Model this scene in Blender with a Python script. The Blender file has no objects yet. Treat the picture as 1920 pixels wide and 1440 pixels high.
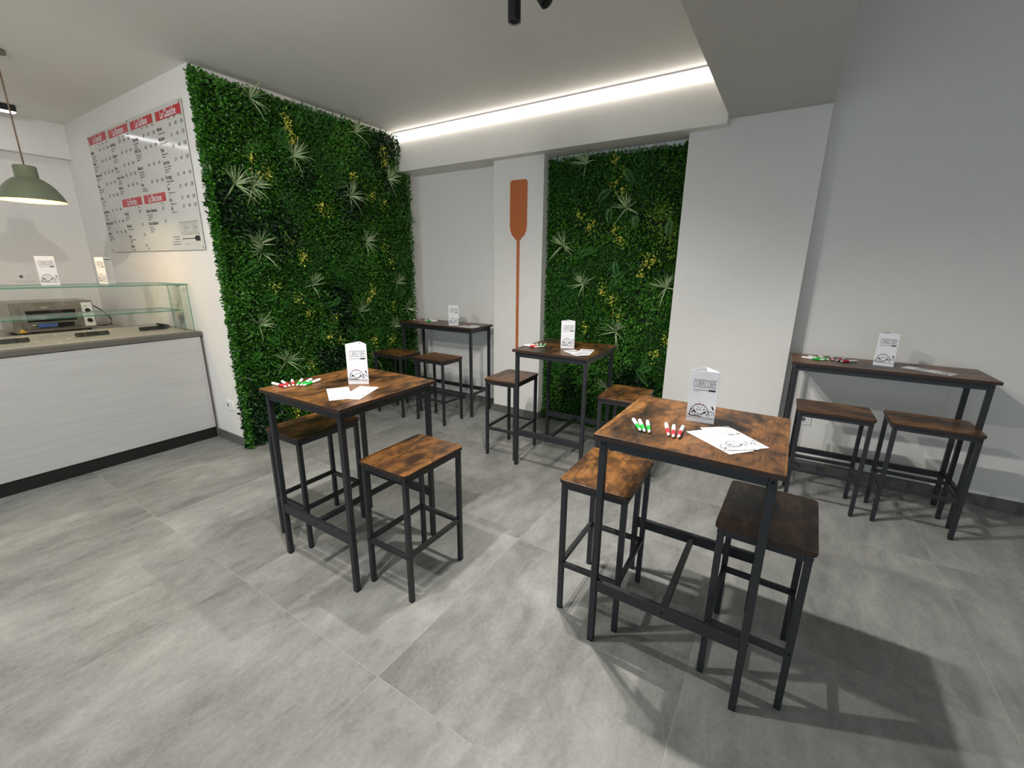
import bpy, bmesh, math, random
import numpy as np
from mathutils import Vector, Matrix

random.seed(7)
PI = math.pi
SC = bpy.context.scene
COL = SC.collection

# ------------------------------------------------------------------ camera, world, light, exposure
CAM_POS = Vector((0.0, 0.0, 1.5033))
F_PX, YAW, PITCH, ROLL = 811.2234, 0.5603, 0.2621, 0.0101
def camera():
    cy, sy, cp, sp = math.cos(YAW), math.sin(YAW), math.cos(PITCH), math.sin(PITCH)
    fwd = Vector((-sy*cp, cy*cp, -sp)); right = Vector((cy, sy, 0)); up = right.cross(fwd)
    cr, sr = math.cos(ROLL), math.sin(ROLL)
    r2 = right*cr + up*sr; u2 = up*cr - right*sr
    cd = bpy.data.cameras.new('camera'); co = bpy.data.objects.new('camera', cd); COL.objects.link(co)
    m = Matrix((r2, u2, -fwd)).transposed().to_4x4(); m.translation = CAM_POS
    co.matrix_world = m
    cd.sensor_width = 36; cd.lens = F_PX/1920*36; cd.clip_start = .05
    SC.camera = co
camera()

SC.view_settings.view_transform = 'Standard'
SC.view_settings.look = 'None'
SC.view_settings.gamma = 1
SC.view_settings.use_curve_mapping = False
SC.view_settings.exposure = 0.76

SPOT_W = 60.0          # each ceiling spot
LED_STRENGTH = 3.0     # linear profile in the corner of ceiling and soffit
PENDANT_W = 5.0
KITCHEN_BAR_STRENGTH = 4.0
WORLD_STRENGTH = 0.9
WARM = (1.0, 0.90, 0.76)
NEUTRAL = (1.0, 0.965, 0.92)

W = bpy.data.worlds.new('world'); SC.world = W; W.use_nodes = True
bg = W.node_tree.nodes['Background']
bg.inputs[0].default_value = (0.74, 0.85, 1.0, 1); bg.inputs[1].default_value = WORLD_STRENGTH
pd_ = bpy.data.lights.new('added_window_portal', 'AREA'); pd_.shape = 'RECTANGLE'; pd_.size = 7.6; pd_.size_y = 2.66; pd_.cycles.is_portal = True
po_ = bpy.data.objects.new('added_window_portal', pd_); COL.objects.link(po_); po_.location = (-.4, -3.19, 1.35); po_.rotation_euler = (-math.pi/2, 0, math.pi)

# ------------------------------------------------------------------ materials
def lin(c):
    out = []
    for v in c:
        v /= 255.0
        out.append(v/12.92 if v <= .04045 else ((v+.055)/1.055)**2.4)
    return tuple(out) + (1.0,)
class NT:
    def __init__(s, name):
        s.m = bpy.data.materials.new(name); s.m.use_nodes = True
        s.t = s.m.node_tree; s.n = s.t.nodes; s.bsdf = s.n['Principled BSDF']; s.out = s.n['Material Output']
    def add(s, typ, **kw):
        n = s.n.new(typ)
        for k, v in kw.items():
            if k.startswith('i_'):
                key = k[2:]
                key = int(key) if key.isdigit() else key.replace('_', ' ')
                n.inputs[key].default_value = v
            else: setattr(n, k, v)
        return n
    def link(s, a, b): s.t.links.new(a, b)
    def ramp(s, fac, stops, interp='LINEAR'):
        r = s.n.new('ShaderNodeValToRGB'); cr = r.color_ramp; cr.interpolation = interp
        while len(cr.elements) < len(stops): cr.elements.new(.5)
        for e, (p, c) in zip(cr.elements, stops): e.position = p; e.color = c
        s.link(fac, r.inputs[0]); return r.outputs[0]
    def mix(s, fac, a, b, mode='MIX'):
        m = s.n.new('ShaderNodeMix'); m.data_type = 'RGBA'; m.blend_type = mode
        for sock, v in ((m.inputs[0], fac), (m.inputs[6], a), (m.inputs[7], b)):
            if hasattr(v, 'is_linked'): s.link(v, sock)
            else: sock.default_value = v
        return m.outputs[2]
    def math(s, op, a, b=0.0):
        m = s.n.new('ShaderNodeMath'); m.operation = op
        for sock, v in ((m.inputs[0], a), (m.inputs[1], b)):
            if hasattr(v, 'is_linked'): s.link(v, sock)
            else: sock.default_value = v
        return m.outputs[0]
    def noise(s, vec, scale, detail=4, rough=.55, dist=0.0):
        n = s.n.new('ShaderNodeTexNoise'); n.inputs['Scale'].default_value = scale
        n.inputs['Detail'].default_value = detail; n.inputs['Roughness'].default_value = rough
        n.inputs['Distortion'].default_value = dist
        s.link(vec, n.inputs['Vector']); return n.outputs['Fac']
    def mapping(s, vec, scale=(1, 1, 1), rot=(0, 0, 0)):
        n = s.n.new('ShaderNodeMapping'); n.inputs['Scale'].default_value = scale; n.inputs['Rotation'].default_value = rot
        s.link(vec, n.inputs['Vector']); return n.outputs[0]
    def objvec(s, seed=11.0):
        tc = s.n.new('ShaderNodeTexCoord'); oi = s.n.new('ShaderNodeObjectInfo')
        m = s.math('MULTIPLY', oi.outputs['Random'], seed)
        cx = s.n.new('ShaderNodeCombineXYZ')
        for i in range(3): s.link(m, cx.inputs[i])
        va = s.n.new('ShaderNodeVectorMath'); va.operation = 'ADD'
        s.link(tc.outputs['Object'], va.inputs[0]); s.link(cx.outputs[0], va.inputs[1])
        return va.outputs[0], oi.outputs['Random']
    def bump(s, h, strength=.1, dist=.01):
        b = s.n.new('ShaderNodeBump'); b.inputs['Strength'].default_value = strength; b.inputs['Distance'].default_value = dist
        s.link(h, b.inputs['Height']); s.link(b.outputs[0], s.bsdf.inputs['Normal'])
    def set(s, rough=.5, metal=0.0, spec=.5, color=None, coat=0.0):
        s.bsdf.inputs['Roughness'].default_value = rough; s.bsdf.inputs['Metallic'].default_value = metal
        s.bsdf.inputs['Specular IOR Level'].default_value = spec
        if coat: s.bsdf.inputs['Coat Weight'].default_value = coat
        if color is not None:
            if hasattr(color, 'is_linked'): s.link(color, s.bsdf.inputs['Base Color'])
            else: s.bsdf.inputs['Base Color'].default_value = color
        return s.m
def plain(name, rgb, rough=.5, metal=0.0, spec=.5, vary=.06, scale=40.0, bump=0.0):
    n = NT(name)
    tc = n.add('ShaderNodeTexCoord')
    f = n.noise(tc.outputs['Object'], scale, 3)
    c = lin(rgb); d = tuple(x*(1-vary) for x in c[:3]) + (1,); e = tuple(min(1, x*(1+vary)) for x in c[:3]) + (1,)
    col = n.ramp(f, [(.3, d), (.7, e)])
    if bump: n.bump(f, bump, .002)
    return n.set(rough, metal, spec, col)
def emitter(name, rgb, strength):
    n = NT(name); e = n.add('ShaderNodeEmission'); e.inputs[0].default_value = tuple(rgb)+(1,); e.inputs[1].default_value = strength
    n.link(e.outputs[0], n.out.inputs[0]); return n.m
def wood_mat():
    n = NT('rustic_wood'); vec, rnd = n.objvec(17.0)
    tc = n.add('ShaderNodeTexCoord')
    # printed planks: rows along local x, staggered along local y
    mp = n.mapping(vec, (7.0, 2.1, 1))
    br = n.add('ShaderNodeTexVoronoi', distance='CHEBYCHEV'); br.inputs['Scale'].default_value = 1.0; br.inputs['Randomness'].default_value = .55
    n.link(mp, br.inputs['Vector'])
    bw = n.add('ShaderNodeRGBToBW'); n.link(br.outputs['Color'], bw.inputs[0])
    big = n.noise(n.mapping(vec, (13, 7, 6)), 1.0, 8, .66, .7)
    low = n.noise(n.mapping(vec, (4.5, 3.0, 3)), 1.0, 3, .5, .3)
    big = n.math('ADD', n.math('MULTIPLY', big, .62), n.math('MULTIPLY', low, .42))
    big = n.math('ADD', big, n.math('MULTIPLY', n.math('SUBTRACT', bw.outputs[0], .5), .13))
    col = n.ramp(big, [(.36, lin((28, 20, 14))), (.44, lin((62, 42, 26))), (.51, lin((99, 66, 36))), (.58, lin((127, 84, 42))), (.68, lin((140, 104, 66)))])
    blot = n.noise(n.mapping(vec, (13, 8, 8)), 1.0, 9, .76, 1.3)
    bl = n.ramp(blot, [(.50, (0, 0, 0, 1)), (.62, (1, 1, 1, 1))])
    col = n.mix(n.math('MULTIPLY', bl, .72), col, lin((40, 28, 19)))
    grain = n.noise(n.mapping(vec, (150, 9, 20)), 1.0, 4, .6, .5)
    g = n.ramp(grain, [(.3, (.66, .65, .64, 1)), (.6, (1.12, 1.12, 1.12, 1))])
    col = n.mix(1.0, col, g, 'MULTIPLY')
    n.bump(grain, .08, .002)
    r = n.ramp(grain, [(.3, (.42,)*3+(1,)), (.7, (.30,)*3+(1,))])
    n.link(r, n.bsdf.inputs['Roughness'])
    m = n.set(.34, 0, .5, col); n.link(r, n.bsdf.inputs['Roughness']); return m
def tile_mat():
    n = NT('concrete_tile'); vec, rnd = n.objvec(37.0)
    a = n.noise(n.mapping(vec, (1.6, 1, 1)), 1.7, 6, .6, .5)
    b = n.noise(n.mapping(vec, (2.6, 1, 1)), 5.0, 8, .68, .4)
    c = n.noise(vec, 60, 5, .75)
    f = n.math('ADD', n.math('MULTIPLY', a, .5), n.math('ADD', n.math('MULTIPLY', b, .38), n.math('MULTIPLY', c, .24)))
    f = n.math('ADD', f, n.math('MULTIPLY', n.math('SUBTRACT', rnd, .5), .07))
    col = n.ramp(f, [(.40, lin((106, 106, 103))), (.52, lin((131, 131, 127))), (.60, lin((145, 145, 141))), (.72, lin((164, 164, 159)))])
    n.bump(c, .05, .002)
    r = n.ramp(b, [(.3, (.50,)*3+(1,)), (.7, (.36,)*3+(1,))])
    m = n.set(.42, 0, .4, col); n.link(r, n.bsdf.inputs['Roughness']); return m
def leaf_mat(name, cols, rough=.38, spec=.5):
    n = NT(name); g = n.add('ShaderNodeNewGeometry')
    st = [(i/(len(cols)-1), lin(c)) for i, c in enumerate(cols)]
    col = n.ramp(g.outputs['Random Per Island'], st)
    tr = n.add('ShaderNodeBsdfTranslucent'); n.link(col, tr.inputs[0])
    mx = n.add('ShaderNodeMixShader'); mx.inputs[0].default_value = .18
    n.set(rough, 0, spec, col)
    n.link(n.bsdf.outputs[0], mx.inputs[1]); n.link(tr.outputs[0], mx.inputs[2]); n.link(mx.outputs[0], n.out.inputs[0])
    return n.m
def panel_mat():
    n = NT('pale_woodgrain_laminate'); tc = n.add('ShaderNodeTexCoord')
    a = n.noise(n.mapping(tc.outputs['Object'], (1, 1.0, 22)), 1.6, 6, .6, .4)
    b = n.noise(n.mapping(tc.outputs['Object'], (1, 3, 160)), 1.0, 3, .6)
    f = n.math('ADD', n.math('MULTIPLY', a, .7), n.math('MULTIPLY', b, .3))
    col = n.ramp(f, [(.30, lin((180, 178, 175))), (.5, lin((187, 186, 183))), (.70, lin((194, 193, 190)))])
    return n.set(.45, 0, .4, col)
def glass_mat():
    n = NT('display_glass')
    lw = n.add('ShaderNodeLayerWeight'); lw.inputs[0].default_value = .5
    fr = n.math('ADD', n.math('MULTIPLY', n.math('POWER', lw.outputs['Facing'], 4.0), .35), .035)
    t = n.add('ShaderNodeBsdfTransparent'); t.inputs[0].default_value = (.972, .992, .978, 1)
    gl = n.add('ShaderNodeBsdfGlossy'); gl.inputs['Roughness'].default_value = .02
    mx = n.add('ShaderNodeMixShader')
    n.link(fr, mx.inputs[0]); n.link(t.outputs[0], mx.inputs[1]); n.link(gl.outputs[0], mx.inputs[2])
    n.link(mx.outputs[0], n.out.inputs[0]); return n.m
def glass_edge_mat():
    n = NT('glass_cut_edge')
    t = n.add('ShaderNodeBsdfTransparent'); t.inputs[0].default_value = (.62, .88, .78, 1)
    n.set(.15, 0, .6, lin((60, 132, 108)))
    mx = n.add('ShaderNodeMixShader'); mx.inputs[0].default_value = .55
    n.link(t.outputs[0], mx.inputs[1]); n.link(n.bsdf.outputs[0], mx.inputs[2]); n.link(mx.outputs[0], n.out.inputs[0]); return n.m

M = dict(
    wall=plain('wall_paint', (234, 231, 226), .75, vary=.012, scale=14, spec=.3, bump=.03),
    ceil=plain('ceiling_paint', (238, 235, 228), .8, vary=.01, scale=10, spec=.25),
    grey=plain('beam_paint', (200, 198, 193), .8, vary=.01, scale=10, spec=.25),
    base=plain('dark_tile_baseboard', (98, 97, 93), .5, vary=.12, scale=18),
    grout=plain('pale_grout', (170, 168, 162), .8, vary=.03),
    tile=tile_mat(), wood=wood_mat(),
    band=plain('dark_edge_band', (48, 30, 20), .5, vary=.15, scale=60),
    iron=plain('black_powder_coat', (36, 38, 41), .42, 0, .5, vary=.1, scale=90),
    bolt=plain('black_bolt', (20, 20, 21), .35, .6),
    rubber=plain('black_rubber', (16, 16, 16), .7),
    laminate=panel_mat(), black=plain('matte_black', (20, 19, 18), .5, vary=.15),
    worktop=plain('grey_worktop', (98, 94, 87), .45, vary=.05, scale=120),
    steel=plain('brushed_steel', (166, 158, 146), .34, .9, vary=.08, scale=25),
    perf=plain('refrigerated_steel_plate', (168, 162, 154), .45, .1, vary=.04),
    glint_dot=plain('perforation_glint', (238, 236, 230), .3, .1),
    glass=glass_mat(), gedge=glass_edge_mat(),
    white=plain('white_plastic', (236, 235, 231), .35, vary=.01),
    paper=plain('white_paper', (228, 228, 230), .6, vary=.01, spec=.3),
    ink=plain('black_ink', (30, 28, 30), .6, vary=.02), inkg=plain('pale_grey_ink', (176, 174, 172), .6, vary=.02),
    inkr=plain('red_ink', (176, 42, 46), .6, vary=.03),
    board=plain('menu_board_acrylic', (214, 213, 206), .12, vary=.01, spec=.5),
    header=plain('header_red', (196, 38, 44), .3, vary=.03),
    copper=plain('copper_brown_paint', (192, 108, 58), .4, vary=.05, scale=120),
    sage=plain('sage_green_enamel', (108, 114, 92), .42, vary=.04),
    cream=plain('cream_enamel', (240, 206, 132), .5, vary=.02),
    green_pen=plain('green_plastic', (28, 172, 62), .35, vary=.03), red_pen=plain('red_plastic', (196, 40, 56), .35, vary=.03),
    cord=plain('twisted_cord', (120, 96, 76), .7, vary=.3, scale=200),
    oven_glass=plain('dark_oven_glass', (30, 25, 22), .12, vary=.1), blue=plain('blue_cloth', (74, 104, 168), .6),
    yellow=plain('yellow_sticker', (226, 178, 40), .5),
    backing=plain('dark_green_backing', (14, 24, 12), .8, vary=.3),
    led=emitter('led_diffuser', (1.0, .92, .84), LED_STRENGTH),
    kitchen_bar=emitter('kitchen_bar_diffuser', (1.0, .97, 1.0), KITCHEN_BAR_STRENGTH),
    bulb=emitter('warm_bulb', (1.0, .86, .58), 30.0),
    lens=emitter('spot_lens', (1.0, .92, .8), 6.0),
    alu=plain('led_profile_aluminium', (205, 200, 205), .4, .2),
    boxleaf=leaf_mat('boxwood_leaf', [(24, 62, 16), (46, 100, 24), (76, 140, 36), (32, 80, 20)], .24),
    fern=leaf_mat('feather_leaf', [(40, 92, 26), (62, 126, 38), (46, 106, 30)], .5),
    broad=leaf_mat('broad_leaf', [(60, 124, 38), (96, 158, 52), (46, 108, 34)], .4),
    darkleaf=leaf_mat('dark_leaf', [(16, 44, 18), (30, 66, 26), (22, 56, 20)], .34),
    lime=leaf_mat('variegated_leaf', [(104, 146, 44), (140, 168, 58), (76, 130, 40)], .45),
    pale=leaf_mat('pale_grass_blade', [(196, 212, 166), (156, 184, 122), (222, 230, 196)], .45),
    blade=leaf_mat('green_grass_blade', [(62, 108, 54), (92, 132, 74), (44, 88, 38)], .45),
    gold=leaf_mat('yellow_flower', [(240, 236, 100), (240, 222, 84), (226, 232, 110)], .5),
)

# ------------------------------------------------------------------ mesh helpers
class MB:
    def __init__(s): s.v = []; s.f = []; s.mi = []; s.mats = []
    def m(s, mat):
        if mat not in s.mats: s.mats.append(mat)
        return s.mats.index(mat)
    def add(s, verts, faces, mat, T=None):
        o = len(s.v); k = s.m(mat)
        s.v += [tuple(T @ Vector(p)) if T is not None else tuple(p) for p in verts]
        s.f += [tuple(i+o for i in f) for f in faces]; s.mi += [k]*len(faces)
        return s
    def box(s, x0, x1, y0, y1, z0, z1, mat, bev=0.0, T=None, seg=1):
        bm = bmesh.new()
        vs = [bm.verts.new(p) for p in ((x0,y0,z0),(x1,y0,z0),(x1,y1,z0),(x0,y1,z0),(x0,y0,z1),(x1,y0,z1),(x1,y1,z1),(x0,y1,z1))]
        for f in ((3,2,1,0),(4,5,6,7),(0,1,5,4),(1,2,6,5),(2,3,7,6),(3,0,4,7)): bm.faces.new([vs[i] for i in f])
        if bev: bmesh.ops.bevel(bm, geom=bm.edges[:], offset=bev, segments=seg, affect='EDGES', profile=.5)
        bm.verts.index_update()
        s.add([v.co[:] for v in bm.verts], [[v.index for v in f.verts] for f in bm.faces], mat, T); bm.free(); return s
    def lathe(s, prof, mat, n=24, T=None, close=False):
        vs = []; fs = []
        for r, z in prof:
            for i in range(n):
                a = 2*PI*i/n; vs.append((r*math.cos(a), r*math.sin(a), z))
        for k in range(len(prof)-1):
            for i in range(n):
                j = (i+1) % n; fs.append((k*n+i, k*n+j, (k+1)*n+j, (k+1)*n+i))
        if close:
            fs.append(tuple(reversed(range(n)))); L = (len(prof)-1)*n; fs.append(tuple(range(L, L+n)))
        return s.add(vs, fs, mat, T)
    def tube(s, pts, r, mat, n=8):
        pts = [Vector(p) for p in pts]; vs = []; fs = []
        for i, p in enumerate(pts):
            d = (pts[min(i+1, len(pts)-1)] - pts[max(i-1, 0)]).normalized()
            u = d.cross(Vector((.31, .2, .93))).normalized(); w = d.cross(u)
            for k in range(n):
                a = 2*PI*k/n; vs.append(tuple(p + u*r*math.cos(a) + w*r*math.sin(a)))
        for i in range(len(pts)-1):
            for k in range(n):
                j = (k+1) % n; fs.append((i*n+k, i*n+j, (i+1)*n+j, (i+1)*n+k))
        fs.append(tuple(reversed(range(n)))); fs.append(tuple(range((len(pts)-1)*n, len(pts)*n)))
        return s.add(vs, fs, mat)
    def prism(s, poly, z0, z1, mat, T=None, side=None):
        n = len(poly)
        vs = [(x, y, z0) for x, y in poly] + [(x, y, z1) for x, y in poly]
        s.add(vs, [tuple(reversed(range(n))), tuple(range(n, 2*n))], mat, T)
        return s.add(vs, [(i, (i+1) % n, n+(i+1) % n, n+i) for i in range(n)], side or mat, T)
    def build(s, name, parent=None, smooth=False, **props):
        me = bpy.data.meshes.new(name); me.from_pydata(s.v, [], s.f)
        for mt in s.mats: me.materials.append(mt)
        me.polygons.foreach_set('material_index', s.mi)
        if smooth: me.polygons.foreach_set('use_smooth', [True]*len(me.polygons))
        me.update()
        o = bpy.data.objects.new(name, me); COL.objects.link(o)
        if parent: o.parent = parent
        for k, v in props.items(): o[k] = v
        return o
def round_rect(w, h, r, n=5):
    pts = []
    for cx, cy, a0 in ((w/2-r, h/2-r, 0), (-w/2+r, h/2-r, 90), (-w/2+r, -h/2+r, 180), (w/2-r, -h/2+r, 270)):
        for i in range(n+1):
            a = math.radians(a0 + 90*i/n); pts.append((cx+r*math.cos(a), cy+r*math.sin(a)))
    return pts
def empty(name, label, cat, loc=(0, 0, 0), rz=0.0, group=None):
    o = bpy.data.objects.new(name, None); COL.objects.link(o); o.empty_display_size = .1
    o.location = loc; o.rotation_euler = (0, 0, rz); o['label'] = label; o['category'] = cat
    if group: o['group'] = group
    return o
def tag(o, label, cat, group=None):
    o['label'] = label; o['category'] = cat
    if group: o['group'] = group
    return o
def struct(name, mb, parent=None):
    o = mb.build(name, parent)
    if not parent: o['kind'] = 'structure'
    return o
def dup(root, label, loc, rz, group=None):
    r = root.copy(); COL.objects.link(r); r.location = loc; r.rotation_euler = (0, 0, rz); r['label'] = label
    if group: r['group'] = group
    for ch in list(root.children):
        c = ch.copy(); COL.objects.link(c); c.parent = r; c.matrix_parent_inverse = ch.matrix_parent_inverse.copy()
        for g in list(ch.children):
            d = g.copy(); COL.objects.link(d); d.parent = c; d.matrix_parent_inverse = g.matrix_parent_inverse.copy()
    return r
TXT = {}
def text_geo(s, bold=0.0, align='LEFT'):
    key = (s, bold, align)
    if key not in TXT:
        cu = bpy.data.curves.new('lettering', 'FONT'); cu.body = s; cu.size = 1; cu.resolution_u = 2; cu.offset = bold; cu.align_x = align
        ob = bpy.data.objects.new('lettering', cu); COL.objects.link(ob)
        dg = bpy.context.evaluated_depsgraph_get()
        me = bpy.data.meshes.new_from_object(ob.evaluated_get(dg))
        TXT[key] = ([tuple(v.co) for v in me.vertices], [tuple(p.vertices) for p in me.polygons])
        bpy.data.objects.remove(ob); bpy.data.curves.remove(cu); bpy.data.meshes.remove(me)
    return TXT[key]
def put_text(mb, s, x, y, size, mat, T, sx=.55, bold=0.0, align='LEFT', shear=0.0):
    vs, fs = text_geo(s, bold, align)
    mb.add([(x+(px*sx+py*shear)*size, y+py*size, 0) for px, py, _ in vs], fs, mat, T)
def stroke(mb, pts, w, mat, T):
    for (x0, y0), (x1, y1) in zip(pts[:-1], pts[1:]):
        d = math.hypot(x1-x0, y1-y0)
        if d < 1e-9: continue
        ex, ey = (x1-x0)/d, (y1-y0)/d; nx, ny = -ey*w/2, ex*w/2; ax, ay = ex*w/2, ey*w/2
        mb.add([(x0-ax+nx, y0-ay+ny, 0), (x0-ax-nx, y0-ay-ny, 0), (x1+ax-nx, y1+ay-ny, 0), (x1+ax+nx, y1+ay+ny, 0)], [(0, 1, 2, 3)], mat, T)
GLYPH = {   # tall condensed letters drawn as thin outlines, cell 1 wide and 1 high
    'C': [[(.82, .78), (.82, .9), (.66, 1), (.3, 1), (.12, .88), (.12, .12), (.3, 0), (.66, 0), (.82, .1), (.82, .22)]],
    'O': [[(.12, .12), (.12, .88), (.3, 1), (.7, 1), (.88, .88), (.88, .12), (.7, 0), (.3, 0), (.12, .12)]],
    'R': [[(.05, 0), (.35, 0)], [(.2, 0), (.2, 1)], [(.05, 1), (.68, 1), (.86, .9), (.86, .62), (.68, .52), (.2, .52)], [(.55, .52), (.86, 0), (.98, 0)]],
    'E': [[(.92, .18), (.92, 0), (.08, 0)], [(.22, 0), (.22, 1)], [(.08, 1), (.92, 1), (.92, .82)], [(.22, .5), (.7, .5)], [(.6, .58), (.6, .42)]],
}
def logo(mb, x, y, w, h, lw, T, ink):
    cell = w/8
    for i, ch in enumerate('CORECORE'):
        for st in GLYPH[ch]: stroke(mb, [(x+(i+.05+px*.88)*cell, y+py*h) for px, py in st], lw, ink, T)
def paddle(mb, x, y, w, bw, bh, lw, T, ink):
    stroke(mb, [(x, y), (x+w-bw, y)], lw, ink, T)
    poly = [(x+w-bw*1.35, y), (x+w-bw, y+bh/2), (x+w-.08*bw, y+bh/2), (x+w, y+bh*.35), (x+w, y-bh*.35), (x+w-.08*bw, y-bh/2), (x+w-bw, y-bh/2)]
    mb.add([(a, b, 0) for a, b in poly], [tuple(reversed(range(len(poly))))], ink, T)
def blob(mb, x, y, rx, ry, mat, T, rot=0.0, n=9, rnd=None):
    vs = []
    for i in range(n):
        a = 2*PI*i/n; k = 1 + (rnd.uniform(-.28, .28) if rnd else 0)
        px, py = rx*k*math.cos(a), ry*k*math.sin(a)
        vs.append((x+px*math.cos(rot)-py*math.sin(rot), y+px*math.sin(rot)+py*math.cos(rot), 0))
    mb.add(vs, [tuple(range(n))], mat, T)
def pizza_art(mb, T, ox, oy, s, ink, red):
    rnd = random.Random(3)
    arc = [(-.07 - .36*math.cos(PI*i/14), .30*math.sin(PI*i/14)**.8 + .02) for i in range(15)]
    P = lambda x, y: (ox + x*s, oy + y*s*(1.6 if y > 0 else 1))
    stroke(mb, [P(x, y) for x, y in arc], .024*s, ink, T)
    stroke(mb, [P(-.5, .05), P(-.42, -.01), P(.5, -.04)], .018*s, ink, T)
    stroke(mb, [P(-.52, -.02), P(-.5, -.07), P(.5, -.1)], .014*s, ink, T)
    stroke(mb, [P(-.44, .03), P(-.38, .0), P(-.1, .015), P(.0, -.005)], .03*s, ink, T)
    for x, y, rx, ry in ((-.27, .13, .06, .035), (-.33, .09, .035, .02), (-.2, .1, .04, .018), (.03, .06, .05, .022), (.13, .11, .07, .03), (.22, .06, .03, .016), (-.05, .18, .045, .014), (.0, .24, .03, .01), (-.12, .24, .03, .012), (-.36, .16, .015, .03), (.3, .09, .03, .012), (.36, .05, .02, .012)):
        blob(mb, *P(x, y), rx*s*1.15, ry*s*1.25, ink, T, rnd.uniform(-.4, .6), 9, rnd)
    stroke(mb, [P(.10, .22), P(.2, .16), P(.34, .15), P(.47, .12), P(.5, .06)], .016*s, ink, T)
    for x, y, rx, ry in ((-.3, .19, .03, .014), (-.15, .17, .028, .02), (.1, .18, .035, .016), (-.1, .06, .05, .016), (.42, .08, .022, .014), (.28, .12, .03, .012), (-.22, .05, .04, .014)):
        blob(mb, *P(x, y), rx*s, ry*s*1.3, ink, T, rnd.uniform(-.6, .6), 8, rnd)
    for x, y in ((-.2, .315), (-.08, .335), (.04, .32), (.14, .27)):
        blob(mb, *P(x, y), .05*s, .012*s, red, T, -x*1.2, 8, rnd)
    blob(mb, *P(.42, .25), .035*s, .09*s, ink, T, .5, 10, rnd)
    stroke(mb, [P(.30, .17), P(.44, .15), P(.5, .15)], .012*s, ink, T)

# ------------------------------------------------------------------ the room
XG, YM, XL, HC, YS, HS, XE, HL, YP, YW = -3.743, 1.7075, -6.42, 2.845, 3.60, 2.476, -.536, 2.531, 3.70, 3.86
HR = 3.35
XP0, XP1, XC0, XC1 = -.80, .057, -2.552, -2.008
XR, YB = 3.6, -3.2
fl = struct('floor', MB().box(-6.7, XR+.2, YB-.2, YW+.3, -.2, -.0008, M['grout']))
PX, PY = .987, 1.03
t0 = MB().box(-PX/2+.0011, PX/2-.0011, -PY/2+.0011, PY/2-.0011, -.009, 0, M['tile'], .0005).build('tile', fl)
first = True
for i in range(-6, 4):
    for j in range(-4, 4):
        x = -.125+PX*(i+.5); y = .835+PY*(j+.5)
        o = t0 if first else t0.copy()
        if not first: COL.objects.link(o)
        first = False; o.location = (x, y, 0); o.rotation_euler = (0, 0, PI*random.choice((0, 1)))
struct('ceiling', MB().box(-6.7, XE, YB-.2, YW+.3, HC, HC+.15, M['ceil']).box(XP1, XR+.2, YB-.2, YW+.3, HR, HR+.15, M['ceil']))
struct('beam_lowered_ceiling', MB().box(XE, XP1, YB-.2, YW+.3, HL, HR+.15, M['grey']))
struct('wall_back', MB().box(XG-.02, XR+.2, YW, YW+.25, 0, HR+.1, M['wall']))
struct('wall_kitchen', MB().box(-6.7, XG, YM, YW+.25, 0, HC+.1, M['wall']))
wl = struct('wall_left', MB().box(XL-.30, XL-.10, YB, YM, 0, HC+.1, M['wall']).box(XL-.10, XL, YB, YM, 2.528, HC+.1, M['wall']))
struct('wall_right', MB().box(XR, XR+.2, YB-.2, YW, 0, HR+.1, M['wall']))
struct('wall_front', MB().box(-6.7, -4.2, YB-.2, YB, 0, HR+.1, M['wall']).box(3.4, XR+.2, YB-.2, YB, 0, HR+.1, M['wall']).box(-4.2, 3.4, YB-.2, YB, 2.7, HR+.1, M['wall']))
wn = struct('added_window_1', MB().box(-4.2, 3.4, YB-.12, YB-.06, 0, .06, M['iron']).box(-4.2, 3.4, YB-.12, YB-.06, 2.64, 2.70, M['iron']))  # unseen shop window, added to let in soft cool fill light
for k in range(6): MB().box(-4.2+1.508*k, -4.14+1.508*k, YB-.12, YB-.06, .06, 2.64, M['iron']).build('mullion', wn)
for k in range(5): MB().box(-4.14+1.508*k, -2.692+1.508*k, YB-.095, YB-.085, .06, 2.64, M['glass']).build('pane', wn)
struct('column', MB().box(XC0, XC1, YP, YW, 0, HS+.002, M['wall'], .002))
struct('pillar', MB().box(XP0, XP1, YP, YW, 0, HL-.0003, M['wall'], .0015))
struct('soffit', MB().box(XG, XE, YS, YW, HS, HC, M['ceil'], .002))
BH, BT = .078, .011
bb = MB()
bb.box(-4.205, XG+BT, YM-BT, YM, 0, BH, M['base'], .001).box(XG, XG+BT, YM, YW, 0, BH, M['base'], .001)
struct('baseboard_left', bb)
bb = MB().box(XG+BT, XC0-.0, YW-BT, YW, 0, BH, M['base'], .001).box(XC0-BT, XC0, YP-BT, YW-BT, 0, BH, M['base'], .001)
bb.box(XC0-.0, XC1+BT, YP-BT, YP, 0, BH, M['base'], .001).box(XC1, XC1+BT, YP, YW-BT, 0, BH, M['base'], .001).box(XC1+BT, XP0, YW-BT, YW, 0, BH, M['base'], .001)
struct('baseboard_back', bb)
struct('baseboard_right', MB().box(XP0, XP1+BT, YP-BT, YP, 0, BH, M['base'], .001).box(XP1, XP1+BT, YP, YW-BT, 0, BH, M['base'], .001).box(XP1+BT, XR, YW-BT, YW, 0, BH, M['base'], .001))
struct('trim_1', MB().box(XL-.102, XL-.098, 1.184, 1.187, .9, 2.528, M['wall']))
tag(MB().box(-3.60, -3.15, YW-.003, YW, 2.05, 2.33, M['wall'], .001).build('access_panel'), 'flush white access panel high on the recessed wall above the narrow bar table', 'panel')

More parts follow.
